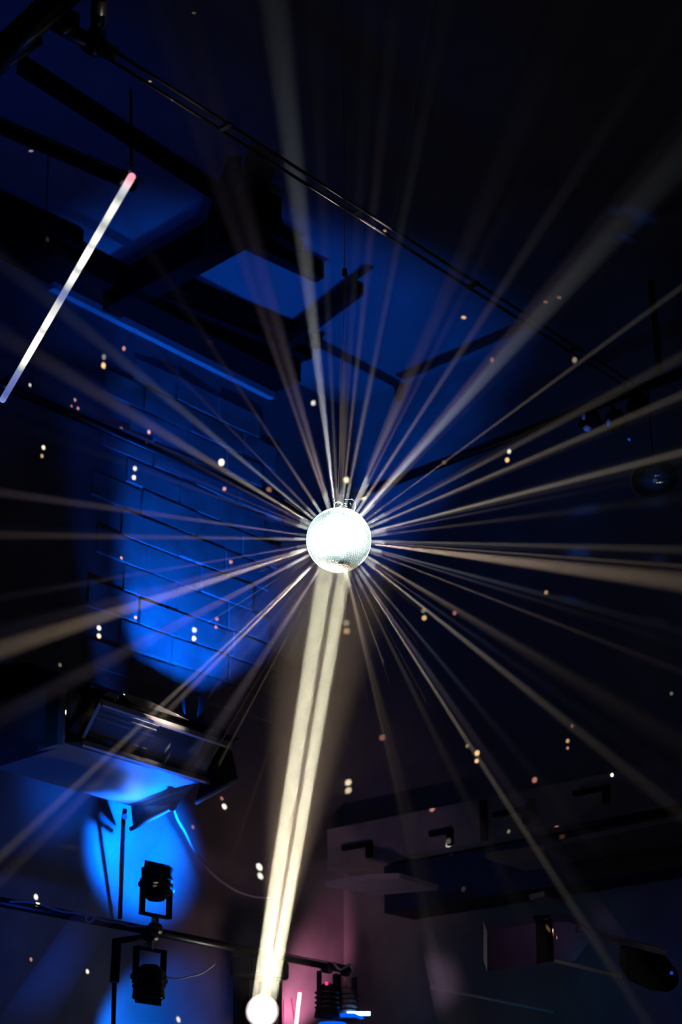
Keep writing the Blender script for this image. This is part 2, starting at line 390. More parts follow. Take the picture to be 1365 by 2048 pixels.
# ------------------------------------------------------------------ LED tube at top left
def led_tube(e0, e1, rad, matn, name, label):
    d = (e1 - e0); Ln = d.length
    t = empty(name, e0, label, 'light tube')
    mb = MB().tube([Vector((0, 0, 0)), Vector((0, 0, 1))], rad, 20)
    o = mb.build('diffuser', M[matn], t, loc=(0, 0, 0)); q = d.to_track_quat('Z', 'Y'); o.rotation_euler = q.to_euler(); o.scale = (1, 1, Ln)
    dn = d.normalized()
    for nm, e, s in (('end_cap', e0, -1), ('end_cap', e1, 1)):
        MB().tube([e, e + dn * s * .012], rad * .98, 20).build(nm, M['black'] if s < 0 else M['pinktip'], t)
    side = dn.cross(ZX).normalized()
    MB().box((e0 + e1) / 2 + ZX * rad * 1.25, dn * Ln / 2, side * rad * .5, ZX * rad * .28).build('housing', M['black'], t)
    return t, dn
lt0, lt1 = at_z(5, 800, 5.15), at_z(262, 356, 5.15)
t, dn = led_tube(lt0, lt1, .0135, 'ledtube', 'light_tube', 'long bright white light tube slanting across the upper left')
for p_, nm in ((lt1 - dn * .06, 'bracket'), (lt0 + dn * .1, 'bracket')):
    MB().box(p_ + ZX * .035, dn * .014, dn.cross(ZX) * .02, ZX * .022).build(nm, M['pipe'], t)
pb = at_z(260, 333, 5.2)
tag(MB().tube(spline([pb + Vector((.014 * math.cos(k), 0, .018 * math.sin(k))) for k in [x * .7 for x in range(9)]] , 3), .0025, 6).build('shackle', M['chrome']), 'small shiny shackle just above the end of the white light tube', 'shackle')
tag(MB().tube([lt1 + ZX * .05, at_z(262, 285, 5.8), at_z(262, 180, 6.6)], .006, 8).build('tube_hanger', M['blackmatte']), 'dark hanger strap above the top end of the light tube', 'hanger')

# ------------------------------------------------------------------ booth on the left wall
ZBo = at_b(262, 1612, WB - .18).z
c0, c1, c2, c3 = [at_z(x, y, ZBo) for x, y in ((-60, 1553), (122, 1484), (397, 1566), (262, 1612))]
c0 = at_z(-10, 1536, ZBo)
booth = empty('control_booth', c3, 'suspended booth with a tilted window high on the left wall', 'booth')
MB().hull8([c0, c1, c2, c3], [c + ZX * .03 for c in (c0, c1, c2, c3)]).build('underside_board', M['board'], booth)
tF = 10.0
def zdepth(p): return (p - CAM).dot(FWD)
d1, d2 = zdepth(c1), zdepth(c2)
# window frame corners: lean outwards at the top
wb0 = at_t(160, 1482, d1 + .02); wb1 = at_t(424, 1562, d2 + .03)
wt0 = at_t(200, 1402, d1 - .12); wt1 = at_t(462, 1490, d2 - .12)
fd = (wb1 - wb0).normalized(); fu = (wt0 - wb0).normalized(); fn = fd.cross(fu).normalized()
if fn.dot(FWD) < 0: fn = -fn
MB().hull8([wb0, wb1, wt1, wt0], [p + fn * .012 for p in (wb0, wb1, wt1, wt0)]).build('window_glass', M['glass'], booth)
MB().box((wb0 + wb1) / 2 - fn * .01, (wb1 - wb0) / 2, fu * .012, fn * .022).build('window_sill', M['rail'], booth, .004)
MB().box((wt0 + wt1) / 2 - fn * .01, (wt1 - wt0) / 2, fu * .011, fn * .022).build('window_head', M['rail'], booth, .004)
MB().box((wt0 + wb0) / 2 + fn * .005, (wt0 - wb0) / 2, fd * .012, fn * .018).build('window_jamb', M['black'], booth)
MB().box((wt1 + wb1) / 2 + fn * .005 - fd * .02, (wt1 - wb1) / 2, fd * .035, fn * .018).build('window_jamb', M['black'], booth)
MB().hull8([c1, c2, c2 + ZX * .02, c1 + ZX * .02], [wb0 - fn * .01, wb1 - fn * .01, wb1 + ZX * .02, wb0 + ZX * .02]).build('soffit_lip', M['black'], booth)
# pale blind behind the glass, lit warm
def lerp2(u, v): return wb0.lerp(wb1, u).lerp(wt0.lerp(wt1, u), v)
bl = [lerp2(.03, .04), lerp2(.62, .04), lerp2(.6, .62), lerp2(.0, .78)]
for k in range(6):
    v0, v1 = .05 + k * .12, .05 + k * .12 + .105
    q = [lerp2(.02, v0), lerp2(.5, v0), lerp2(.5, v1 - .0), lerp2(.02, v1)]
    MB().hull8([x + fn * (.05 + .015) for x in q[:2]] + [x + fn * .05 for x in q[2:]], [x + fn * .075 for x in q]).build('blind_slat', M['board'], booth)
q = [lerp2(.74, .05), lerp2(.86, .05), lerp2(.85, .9), lerp2(.82, .9)]
MB().hull8([x + fn * .05 for x in q], [x + fn * .07 for x in q]).build('curtain_edge', M['board'], booth)
# back body of the booth
bk = [lerp2(-.02, -.05), lerp2(1.02, -.05), lerp2(1.02, 1.03), lerp2(-.02, 1.03)]
MB().hull8([x + fn * .10 for x in bk], [x + fn * .13 for x in bk]).build('back_panel', M['black'], booth)
# side wing: panel left of the window, running to the left edge, with a pillar
s0, s1, s2, s3 = at_t(-40, 1545, d1 + .35), at_t(150, 1486, d1 + .06), at_t(196, 1404, d1 + .0), at_t(-40, 1432, d1 + .3)
s25 = at_t(125, 1372, d1 + .05)
MB().prism([s0, s1, s2, s25, s3], fn * .03).build('side_panel', M['panel'], booth)
pc0, pc1 = at_t(121, 1488, d1 - .02), at_t(126, 1378, d1 - .02)
MB().tube([pc0, pc1], .022, 12).build('pillar', M['concrete'], booth)
MB().hull8([at_t(88, 1496, d1 + .0), at_t(116, 1488, d1 + .0), at_t(118, 1385, d1 + .0), at_t(92, 1395, d1 + .0)], [at_t(88, 1496, d1 + .05), at_t(116, 1488, d1 + .05), at_t(118, 1385, d1 + .05), at_t(92, 1395, d1 + .05)]).build('door_leaf', M['black'], booth)
# roof: dark top with pale strip boards on its edge (blue lit)
MB().hull8([at_t(-40, 1395, d1 + .3), at_t(130, 1365, d1), at_t(205, 1392, d1 - .02), at_t(465, 1484, d2 - .05)], [at_t(-40, 1330, d1 + .4), at_t(60, 1325, d1 + .5), at_t(240, 1385, d1 + .4), at_t(480, 1478, d2 + .5)]).build('roof', M['blackmatte'], booth)
for q in ([(247, 1388), (300, 1403), (378, 1441), (262, 1405)], [(186, 1374), (236, 1390), (236, 1399), (190, 1385)], [(408, 1463), (428, 1456), (430, 1462), (420, 1470)]):
    q0 = [at_t(x, y, d1 + .02) for x, y in q]
    MB().prism(q0, FWD * .02).build('roof_board', M['board'], booth)
# right end: fascia under the slab, wing rail
f = [at_t(262, 1613, zdepth(c3)), at_t(392, 1568, d2), at_t(352, 1612, d2 + .1), at_t(266, 1652, zdepth(c3) + .02)]
MB().prism(f, FWD * .015).build('end_fascia', M['board'], booth)
MB().tube([at_t(262, 1658, zdepth(c3)), at_t(350, 1612, d2 + .1)], .014, 12).build('brace_tube', M['rail'], booth)
MB().box(at_t(345, 1612, d2 + .1), RIGHT * .018, FWD * .018, ZX * .026).build('brace_joint', M['rail'], booth, .005)
f = [at_t(400, 1566, d2), at_t(430, 1560, d2 + .02), at_t(462, 1492, d2 - .08), at_t(476, 1558, d2 - .1), at_t(392, 1604, d2 + .05)]
MB().prism(f, FWD * .02).build('end_panel', M['black'], booth)
MB().tube([at_t(392, 1606, d2 + .04), at_t(474, 1560, d2 - .11)], .011, 10).build('wing_rail', M['rail'], booth)

tag(MB().tube([at_t(250, 1618, zdepth(c3) - .05), at_t(247, 1640, zdepth(c3) - .05), at_t(240, 1838, zdepth(c3) - .12)], .013, 10).build('support_post', M['blackmatte']), 'thin black post standing under the booth corner', 'post')
ring = at_t(250, 1633, zdepth(c3) - .07)
tag(MB().tube([ring - FWD * .01, ring + FWD * .01], .016, 16).build('post_collar', M['rail']), 'small bright round collar near the top of the thin post', 'collar')
cab = [(348, 1618), (356, 1640), (372, 1668), (388, 1700), (412, 1732), (440, 1760), (475, 1782), (510, 1793), (545, 1796)]
tag(MB().tube(spline([at_b(x, y, WB - .28) for x, y in cab], 8), .0075, 10).build('hanging_cable', M['cable']), 'pale cable sagging from the booth corner towards the bright shaft', 'cable')

M['flag'] = pbr('flag_black', (.002, .002, .002), 1.0, spec=0)  # black plates added to cut the uplight's patch on the wall
up_ = empty('uplight', UPL - ZX * .12, 'small dark uplight added over the booth roof, with flags shaping its patch', 'stage lamp')
MB().tube([UPL - ZX * .12, UPL - ZX * .03], .05, 16).build('body', M['blackmatte'], up_)
def add_flag(p, q, inside, k, size, name):
    f0, f1 = UPL + (p - UPL) * k, UPL + (q - UPL) * k
    d = (f1 - f0).normalized(); fi = UPL + (inside - UPL) * k
    away = -(fi - f0); away = (away - d * away.dot(d)).normalized() * size
    n = d.cross(away).normalized() * .004
    MB().hull8([f0, f1, f1 + away, f0 + away], [x + n for x in (f0, f1, f1 + away, f0 + away)]).build(name, M['flag'], up_)
mid = at_b(400, 1100, WB)
add_flag(at_b(222, 560, WB), at_b(243, 1300, WB), mid, .06, .045, 'light_flag')
add_flag(at_b(200, 1222, WB), at_b(520, 1400, WB), mid, .06, .035, 'light_flag')
add_flag(at_b(640, 700, WB), at_b(600, 1350, WB), mid, .06, .045, 'light_flag')
# ------------------------------------------------------------------ lower lighting pipe with fixtures
BP = WB - .45
pp = [at_b(x, y, BP) for x, y in ((-60, 1792), (140, 1830), (240, 1852), (480, 1892), (590, 1915), (700, 1940))]
tag(MB().tube([pp[0], pp[-1]], .026, 14).build('lighting_pipe', M['pipe']), 'dark lighting pipe low on the left carrying the lamps', 'pipe')
# cable loops lying along it
cb = [(20, 1803), (70, 1806), (120, 1822), (150, 1826), (172, 1830), (180, 1828), (188, 1836), (178, 1845), (172, 1836), (184, 1830), (196, 1838), (215, 1843), (240, 1846), (262, 1852), (290, 1853)]
tag(MB().tube(spline([at_b(x, y, BP - .03) for x, y in cb], 6), .006, 8).build('taped_cable', M['cable']), 'looped cable lying along the lower pipe by the thin post', 'cable')
ap = spline([at_b(x, y, BP - .02) for x, y in ((560, 1908), (600, 1915), (640, 1922), (668, 1930))], 6)
tag(MB().tube(ap, .006, 8).build('taped_cable', M['cable']), 'violet-lit cable along the pipe right of the moving head', 'cable')

def par_can(px, py, up, name, label):
    """par lamp on a yoke; up=+1 stands above the pipe, -1 hangs under it"""
    base = at_b(px, py, BP - .06); e = empty(name, base, label, 'stage lamp')
    s = up
    MB().tube([base - AX * .03, base + AX * .03], .034, 14).build('clamp', M['pipe'], e)
    MB().box(base + ZX * s * .05, AX * .012, BX * .02, ZX * .03).build('clamp_jaw', M['steel'], e, .003)
    for sx in (-1, 1):
        MB().box(base + ZX * s * .17 + AX * sx * .105, AX * .008, BX * .018, ZX * .10).build('yoke_arm', M['blackmatte'], e)
        MB().tube([base + ZX * s * .235 + AX * sx * .085, base + ZX * s * .235 + AX * sx * .128], .018, 12).build('knob', M['blackmatte'], e)
    MB().box(base + ZX * s * .075, AX * .11, BX * .018, ZX * .007).build('yoke_bar', M['blackmatte'], e)
    c = base + ZX * s * .22; ax = ZX * s
    MB().tube([c - ax * .06, c - ax * .03, c + ax * .10, c + ax * .12], [.045, .078, .09, .092], 24).build('body', M['blackmatte'], e)
    for k in range(3):
        MB().tube([c + ax * (-.02 + k * .035), c + ax * (-.01 + k * .035)], .094, 24).build('cooling_rib', M['blackmatte'], e)
    MB().tube([c + ax * .112, c + ax * .128], .078, 24).build('lens', M['smoked'], e)
    MB().box(c + ax * .135 + AX * .0, AX * .095, BX * .006, ZX * .018).build('top_flap', M['blackmatte'], e)
    return e
par_can(310, 1858, 1, 'par_lamp', 'black lamp standing above the lower pipe under the blue glow')
par_can(302, 1872, -1, 'par_lamp', 'black lamp hanging beneath the lower pipe, lower left')
tag(MB().tube(spline([at_b(x, y, BP - .03) for x, y in ((316, 1846), (318, 1862), (311, 1874), (303, 1882), (290, 1890))], 6), .008, 8).build('lamp_cable', M['cable']), 'short pale cable curling round the pipe between the two black lamps', 'cable')
lc = at_b(317, 1985, BP - .08)
tag(MB().tube([lc, lc + ZX * .012], .018, 14).build('pilot_light', M['bluering']), 'tiny lit blue pilot light under the hanging lamp', 'light')
tag(MB().tube(spline([at_b(x, y, BP - .03) for x, y in ((332, 1954), (355, 1958), (380, 1953), (405, 1946), (430, 1928))], 6), .0045, 8).build('thin_lead', M['cable']), 'thin blue-lit lead right of the hanging lamp', 'cable')
br = empty('pipe_bracket', at_b(232, 2060, BP), 'dark bracket and drop pole hanging left of the hanging lamp', 'bracket')
MB().tube([at_b(290, 1874, BP), at_b(234, 1882, BP)], .018, 10).build('arm', M['blackmatte'], br)
MB().tube([at_b(234, 1878, BP), at_b(229, 1965, BP)], .026, 10).build('sleeve', M['blackmatte'], br)
MB().tube([at_b(229, 1965, BP), at_b(225, 2110, BP)], .013, 10).build('pole', M['blackmatte'], br)
MB().tube([at_b(229, 1962, BP), at_b(229, 1966, BP)], .024, 12).build('collar', M['rail'], br)

# moving head that throws the main beam
mh = empty('moving_head', LENS, 'moving head lamp with a blazing white lens at the bottom centre', 'moving head')
bd = (BALL - LENS).normalized(); toCam = (CAM - LENS).normalized()
ax = (bd * .35 + toCam * .9).normalized()
hb = at_b(520, 1938, BP)
MB().box(hb, AX * .17, BX * .09, ZX * .055).build('base', M['blackmatte'], mh, .012)
MB().tube([hb + ZX * .05, hb + ZX * .11], .04, 14).build('clamp', M['pipe'], mh)
for px0, px1 in ((480, 500), (556, 566)):
    q = [at_b(px0, 1950, BP + .05), at_b(px1, 1950, BP + .05), at_b(px1, 2075, BP + .05), at_b(px0, 2075, BP + .05)]
    MB().prism(q, BX * .06).build('yoke_arm', M['blackmatte'], mh, .006)
hc = LENS - ax * .03
MB().tube([hc - ax * .22, hc - ax * .16, hc - ax * .02, hc], [.07, .105, .105, .09], 28).build('head', M['black'], mh)
MB().tube([hc - ax * .015, hc + ax * .006], .098, 28).build('lens_ring', M['rail'], mh)
MB().tube([hc, hc + ax * .012], .074, 32).build('lens', M['lens'], mh)

# clutch of lamps right of it
def cluster(px, py, label, lit):
    b0 = at_b(px, py, BP); e = empty('led_par', b0, label, 'stage lamp')
    MB().tube([b0 - AX * .025, b0 + AX * .025], .036, 14).build('clamp', M['pipe'], e)
    for sx in (-1, 1): MB().box(b0 - ZX * .13 + AX * sx * .075, AX * .006, BX * .016, ZX * .10).build('yoke_arm', M['black'], e)
    MB().tube([b0 - ZX * .10, b0 - ZX * .13, b0 - ZX * .24, b0 - ZX * .30], [.03, .055, .068, .082], 20).build('body', M['duct'] if lit else M['blackmatte'], e)
    for k in range(4): MB().tube([b0 - ZX * (.15 + k * .03), b0 - ZX * (.158 + k * .03)], .078, 20).build('cooling_rib', M['black'], e)
    return e, b0
e, b0 = cluster(655, 1935, 'dark stage lamp with a red pilot light beside the pink wall', False)
rl = at_b(655, 1967, BP - .09); MB().tube([rl, rl + BX * .01], .009, 12).build('red_led', M['redled'], e)
e, b0 = cluster(694, 1942, 'stage lamp shining bright blue-white at its lower rim', True)
bc = at_b(697, 2036, BP - .03)
o = MB().tube([bc + ZX * .02, bc], [.075, .10], 28).build('lens_rim', M['bluering'], e)
for k in range(9):
    an = math.pi * (k / 8.0)
    pq = bc - FWD * .0 + RIGHT * (-.062 + .0155 * k) - BX * .085 + ZX * .008
    MB().tube([pq, pq + ZX * .022], .0095, 10).build('led', M['blueled'], e)
bx2 = at_b(665, 2052, BP - .05)
MB().tube([bx2 + ZX * .018, bx2], [.08, .1], 28).build('lower_rim', M['bluering'], e)
MB().tube(spline([at_b(x, y, BP - .03) for x, y in ((668, 1925), (680, 1938), (700, 1930), (704, 1945), (697, 1962), (700, 1975))], 6), .009, 8).build('cable_loop', M['duct'], e)
# pink tube and red glowing strips
g0, g1 = at_b(588, 2090, BP - .1), at_b(600, 1986, BP - .1)
pt = empty('pink_light_tube', g0, 'short glowing pink light tube right of the moving head', 'light tube')
MB().tube([g0, g1], .0105, 16).build('diffuser', M['pinktube'], pt)
MB().tube([g1, g1 + (g1 - g0).normalized() * .01], .0115, 16).build('end_cap', M['redled'], pt)
for (x0, y0, x1, y1, lb) in ((567, 2075, 567, 1998, 'thin red lit edge close beside the moving head'), (592, 2060, 583, 1996, 'thin red lit edge just left of the pink tube')):
    tag(MB().tube([at_b(x0, y0, BP - .02), at_b(x1, y1, BP - .02)], .004, 8).build('red_strip', M['redglow']), lb, 'light strip')

# ------------------------------------------------------------------ right wall: concrete beam, ledges, duct
def band(p0, p1, h0, depth, name, mat, **kw):
    a0, a1 = at_a(*p0, WA - depth), at_a(*p1, WA - depth)
    top_z = (a0.z + a1.z) / 2; bot = at_a(p0[0], p0[1] + h0, WA - depth).z
    b0_, b1_ = AB(a0)[1], AB(a1)[1]
    return slab(name, WA - depth, WA, min(b0_, b1_), max(b0_, b1_), bot, top_z, M[mat], **kw)
def bxA(px0, px1, yc, h, a0, a1, name, mat, label=None, cat=None, group=None, parent=None):
    p0, p1 = at_a(px0, yc, a0), at_a(px1, yc, a0); z = at_a((px0 + px1) / 2, yc, a0).z; dz = h / F_PX * 11.5
    o = slab(name, a0, a1, min(AB(p0)[1], AB(p1)[1]), max(AB(p0)[1], AB(p1)[1]), z - dz / 2, z + dz / 2, M[mat], parent)
    return tag(o, label, cat, group)
cbm = empty('concrete_beam', at_a(900, 1650, WA - .4), 'grey concrete beam across the right wall with dark slots', 'beam')
zt0 = at_a(800, 1630, WA - .4).z; zb0 = at_a(800, 1712, WA - .4).z
slab('beam_body', WA - .4, WA, -5, AB(at_a(655, 1700, WA - .4))[1], zb0, zt0, M['concrete'], cbm)
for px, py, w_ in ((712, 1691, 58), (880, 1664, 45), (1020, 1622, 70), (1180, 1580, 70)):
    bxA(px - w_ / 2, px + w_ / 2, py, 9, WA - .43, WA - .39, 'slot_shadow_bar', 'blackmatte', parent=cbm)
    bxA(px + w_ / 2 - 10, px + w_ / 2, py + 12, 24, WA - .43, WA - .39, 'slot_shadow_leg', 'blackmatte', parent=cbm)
bxA(960, 972, 1640, 80, WA - .42, WA - .39, 'expansion_joint', 'blackmatte', parent=cbm)
slab('trim_2', WA - .3, WA, -5, WB - .6, zb0 - .32, zb0 - .02, M['black'], kind='structure')
def flat_px(pts, zz, name, mat, label, cat, th=.03, group=None):
    q = [at_z(x, y, zz) for x, y in pts]
    return tag(MB().prism(q, ZX * th).build(name, M[mat]), label, cat, group)
zz = at_a(850, 1770, WA - .6).z
flat_px([(650, 1773), (735, 1758), (800, 1756), (878, 1780), (760, 1790)], zz, 'ceiling_baffle', 'duct', 'dim violet triangular panel below the concrete beam near the corner', 'panel')
flat_px([(970, 1716), (1090, 1700), (1105, 1735), (1050, 1742)], at_a(1040, 1720, WA - .7).z, 'ceiling_baffle', 'duct', 'dim violet blue panel below the beam, right of the long thin ray', 'panel')
flat_px([(1100, 1694), (1225, 1668), (1365, 1640), (1365, 1690), (1130, 1726)], at_a(1200, 1690, WA - .6).z, 'ceiling_baffle', 'panel', 'dark blue panel reaching the right edge below the beam', 'panel')
flat_px([(1060, 1800), (1090, 1793), (1135, 1804), (1080, 1812)], at_a(1090, 1800, WA - 1.2).z, 'ceiling_baffle', 'duct', 'small violet panel right above the sheet metal duct', 'panel')

# sheet metal duct
DA = WA - 1.6
dz0 = zdepth(at_a(1030, 1890, DA))
du = empty('air_duct', at_t(980, 1940, dz0), 'violet-lit sheet metal duct with a pointed end at lower right', 'duct')
def qt(pts, t): return [at_t(x, y, t) for x, y in pts]
MB().prism(qt([(975, 1863), (1072, 1846), (1074, 1928), (975, 1943)], dz0), FWD * .25).build('duct_box', M['duct'], du)
MB().prism(qt([(1072, 1848), (1108, 1846), (1108, 1922), (1074, 1928)], dz0 + .05), FWD * .2).build('duct_collar', M['black'], du)
MB().prism(qt([(1108, 1844), (1140, 1845), (1165, 1854), (1187, 1873), (1150, 1922), (1108, 1922)], dz0), FWD * .2).build('duct_nose', M['duct'], du)
MB().tube([at_t(1107, 1846, dz0 - .01), at_t(1107, 1922, dz0 - .01)], .004, 8).build('seam', M['steel'], du)
MB().box(at_t(1162, 1858, dz0 - .02), RIGHT * .02, FWD * .012, UP * .012).build('latch', M['duct'], du, .004)
# rails beside it
rl_ = empty('lit_rail', at_t(1108, 1920, dz0 - .05), 'cyan-edged lower rail right of the duct', 'rail')
q = [at_t(1110, 1918, dz0 - .05), at_t(1245, 1950, dz0 - .5), at_t(1245, 1957, dz0 - .5), at_t(1110, 1925, dz0 - .05)]
MB().prism(q, FWD * .03).build('rail_bar', M['cable'], rl_)
rl_ = empty('lit_rail', at_t(1185, 1870, dz0), 'dim teal upper rail running from the duct nose to the right', 'rail')
q = [at_t(1185, 1860, dz0), at_t(1335, 1901, dz0 - .5), at_t(1330, 1911, dz0 - .5), at_t(1187, 1874, dz0)]
MB().prism(q, FWD * .03).build('rail_bar', M['cable'], rl_)
MB().box(at_t(1235, 1877, dz0 - .2), RIGHT * .02, FWD * .01, UP * .007).build('rail_clip', M['board'], rl_)
dq = qt([(1255, 1905), (1300, 1912), (1345, 1925), (1342, 1975), (1310, 1985), (1255, 1960)], dz0 - .3)
sp = empty('dark_spotlight', dq[0], 'dark lamp with a blue pilot light at the lower right edge', 'stage lamp')
MB().prism(dq, FWD * .25).build('body', M['blackmatte'], sp, .01)
MB().tube([at_t(1330, 1955, dz0 - .4), at_t(1330, 1955, dz0 - .3)], .07, 20).build('head', M['black'], sp)
MB().tube([at_t(1344, 1946, dz0 - .45), at_t(1344, 1946, dz0 - .42)], .009, 10).build('pilot_light', M['bluespot'], sp)
lamp_spot('blue_spill_low_right', at_t(1372, 2010, dz0 - .5), at_a(1400, 1985, WA), 6, 60, 1, (0, .12, 1), .03)
# thin cyan pipe bottom right
a_, b_ = at_a(862, 1974, WA - .5), at_a(1110, 2024, WA - .5)
tag(MB().tube([a_, b_], .011, 10).build('conduit', M['cable']), 'thin teal-lit conduit low at the bottom right of centre', 'conduit')
lamp_spot('cyan_rim_light', at_t(1000, 1880, 9.6) - ZX * 1.2, at_t(1010, 1990, 11.1), 4, 60, 1, (0, .55, 1), .05)
lamp_spot('cyan_rim_rails', at_t(1160, 2150, 9.3), at_t(1160, 1925, dz0), 1.6, 24, 1, (0, .5, 1), .05)
lamp_spot('violet_duct_light', at_t(1330, 1780, 8.0), at_t(1080, 1890, dz0), 4.5, 24, 1, (.6, .28, .8), .05)

# ------------------------------------------------------------------ right side rig
zq = zp + .05
def rig_lamp(px, py, t, label, parts):
    e = empty('small_spotlight', at_t(px, py, t), label, 'stage lamp')
    c = at_t(px, py, t)
    MB().tube([c + ZX * .10, c + ZX * .03], .012, 10).build('stem', M['blackmatte'], e)
    MB().tube([c + UP * .03 + RIGHT * .05, c + UP * .01, c - UP * .03 - RIGHT * .035], [.05, .055, .035], 18).build('body', M['blackmatte'], e)
    for (dx, dy, sx, sy) in parts:
        q = at_t(px + dx, py + dy, t - .07)
        MB().tube([q - UP * sy, q, q + UP * sy], [sx * .5, sx, sx * .35], 14).build('blue_lit_shield', M['bluepatch'], e)
M['bluepatch'] = pbr('blue_enamel', (.5, .5, .55), .35)
rig_lamp(1180, 848, 9.6, 'small lamp with two blue-lit shields under the right pipe', [(-5, 8, .024, .018), (-12, -16, .012, .02)])
rig_lamp(1228, 846, 9.7, 'second small lamp right of the blue-lit one, with a little blue shield', [(-10, -2, .014, .02)])
rig_lamp(1275, 812, 9.8, 'dark small lamp nearest the right edge, hardly lit', [])
lamp_spot('blue_rim_on_rig', at_t(1100, 1500, 7.5), at_t(1195, 843, 9.6), 110, 5, .8, (.05, .2, 1), .03)
tag(MB().tube([at_t(1257, 877, 9.6), at_t(1261, 881, 9.6)], .006, 8).build('pilot_light', M['bluespot']), 'tiny blue pilot light below the right-hand rig', 'light')
# round smoked disc
dc = at_t(1310, 957, 9.2)
disc = empty('round_disc', dc, 'round smoked translucent disc with a thin rim near the right edge', 'disc')
nrm = (-FWD * .82 - UP * .57).normalized(); ex = RIGHT; ey = nrm.cross(ex).normalized()
ringp = [dc + (ex * math.cos(2 * math.pi * k / 40) + ey * math.sin(2 * math.pi * k / 40)) * .118 for k in range(41)]
MB().tube(ringp, .0028, 8, cap=False).build('rim', M['rail'], disc)
MB().tube([dc, dc + nrm * .004], .114, 40).build('disc_plate', M['smoked'], disc)
for rr in (.04, .075):
    MB().tube([dc + nrm * .008 + (ex * math.cos(2 * math.pi * k / 30) + ey * math.sin(2 * math.pi * k / 30)) * rr for k in range(31)], .0016, 6, cap=False).build('ring', M['smoked'], disc)
for k in range(6):
    an = k * math.pi / 6
    MB().tube([dc + nrm * .008 - (ex * math.cos(an) + ey * math.sin(an)) * .112, dc + nrm * .008 + (ex * math.cos(an) + ey * math.sin(an)) * .112], .0014, 6).build('spoke', M['smoked'], disc)
MB().tube([dc, dc + nrm * .02], .012, 14).build('hub', M['rail'], disc)
tag(MB().tube([dc - nrm * .005, dc - nrm * .02 + ZX * .5], .004, 6).build('disc_hanger', M['pipe']), 'thin dark rod holding the round disc', 'rod')
lamp_spot('blue_rim_on_disc', at_t(1330, 1500, 7.6), dc, 28, 4, .8, (.12, .3, 1), .03)

# ------------------------------------------------------------------ light dots thrown by the ball
bpy.context.view_layer.update()
dg = bpy.context.evaluated_depsgraph_get()
CREAM, AMBER, PINK, PALE = (1, .82, .5), (1, .6, .25), (1, .42, .3), (1, .95, .75)
# px, py, relative brightness, size factor, colour
DOTS = [(198, 1256, 1, 1.2, PALE), (198, 1272, 1, 1.2, CREAM), (270, 937, .6, 1, PALE), (268, 955, .8, 1, CREAM), (87, 895, .9, 1, CREAM), (84, 912, .4, .9, AMBER),
        (207, 731, .8, 1.1, AMBER), (208, 714, .15, 1, PALE), (248, 697, .4, .8, PINK), (298, 864, .5, .8, PINK), (293, 884, .3, .8, PINK), (443, 925, 1, 1.3, CREAM), (449, 978, .5, .8, PINK),
        (538, 980, .2, 1.1, PINK), (627, 806, .7, .8, PALE), (693, 960, .8, 1, CREAM), (727, 995, 1, 1, AMBER), (889, 925, 1.1, 1.1, CREAM), (1019, 903, .6, .8, PALE), (1015, 920, .8, .9, AMBER),
        (928, 635, .6, .9, AMBER), (1092, 604, .16, .8, PINK), (1119, 595, .16, .8, PINK), (985, 720, .16, .8, PINK), (1093, 1185, .3, .9, AMBER), (849, 1236, .5, 1, AMBER), (848, 1221, .12, 1, CREAM),
        (910, 1226, .2, .9, PINK), (243, 1116, .5, .7, PINK), (462, 1124, .4, .8, PINK), (271, 1235, .7, .8, CREAM), (389, 1260, .9, 1.1, PALE), (388, 1277, 1, 1.1, CREAM), (434, 1238, .4, .8, PINK),
        (432, 1254, .4, .8, PINK), (95, 479, .5, .8, AMBER), (62, 302, .18, .8, PALE), (420, 684, .15, 1.1, AMBER), (150, 800, .4, .7, PINK), (143, 813, .25, .7, PINK), (156, 817, .4, .7, PINK), (60, 770, .5, .7, PALE),
        (693, 1246, .15, 1.2, CREAM), (694, 1262, .25, 1.2, AMBER), (955, 1506, .8, 1.1, AMBER), (954, 1522, .7, .9, AMBER), (1136, 1482, .35, .9, AMBER), (1136, 1496, .3, .7, PINK), (1225, 1550, .9, .8, PALE),
        (697, 1565, .6, 1.2, CREAM), (697, 1581, .5, 1.2, CREAM), (449, 1613, 1, 1.1, PALE), (444, 1597, .2, .8, PINK), (519, 1734, 1, 1.3, PALE), (521, 1752, .8, 1.2, PALE), (897, 1683, 1.5, 1.3, PALE),
        (820, 1880, .3, .8, CREAM), (945, 1827, .3, 1, AMBER), (72, 1794, .8, 1.1, PALE), (72, 1809, .9, 1.1, CREAM), (62, 1919, .35, .7, PINK), (175, 1943, .7, .8, PALE), (357, 2039, .7, .9, CREAM),
        (86, 1598, .3, .7, PINK), (0, 1566, .6, .8, CREAM), (5, 1505, .8, 1.3, PALE), (338, 1493, 1.3, .8, PALE), (338, 1512, .2, .9, PALE), (278, 1512, 1, .8, CREAM), (386, 1654, .2, .8, PINK), (312, 1766, 3, 1, CREAM),
        (1145, 1452, .12, .8, PINK), (1097, 1857, .9, .8, AMBER), (1106, 1862, .6, .6, AMBER), (1093, 1838, .5, .6, AMBER), (1320, 965, 1.2, .7, AMBER), (1311, 952, .4, .6, PALE), (1274, 773, .4, .7, CREAM),
        (935, 1492, .12, .8, CREAM), (1018, 1663, .12, .8, CREAM), (1344, 1387, .1, .8, CREAM), (865, 1618, .25, 1.2, PINK), (765, 1475, .15, 1.2, PINK), (1070, 1560, .25, 1.2, PINK), (1125, 1673, .3, 1.4, PINK), (120, 1330, .1, 1, CREAM),
        (344, 195, .6, .8, CREAM), (300, 163, .3, .7, AMBER), (388, 26, .08, .8, CREAM), (750, 455, .35, 1.2, CREAM), (770, 462, .3, .8, AMBER), (1150, 720, .15, 1, CREAM)]
DOTP = 260.0
ray_cast = SC.ray_cast
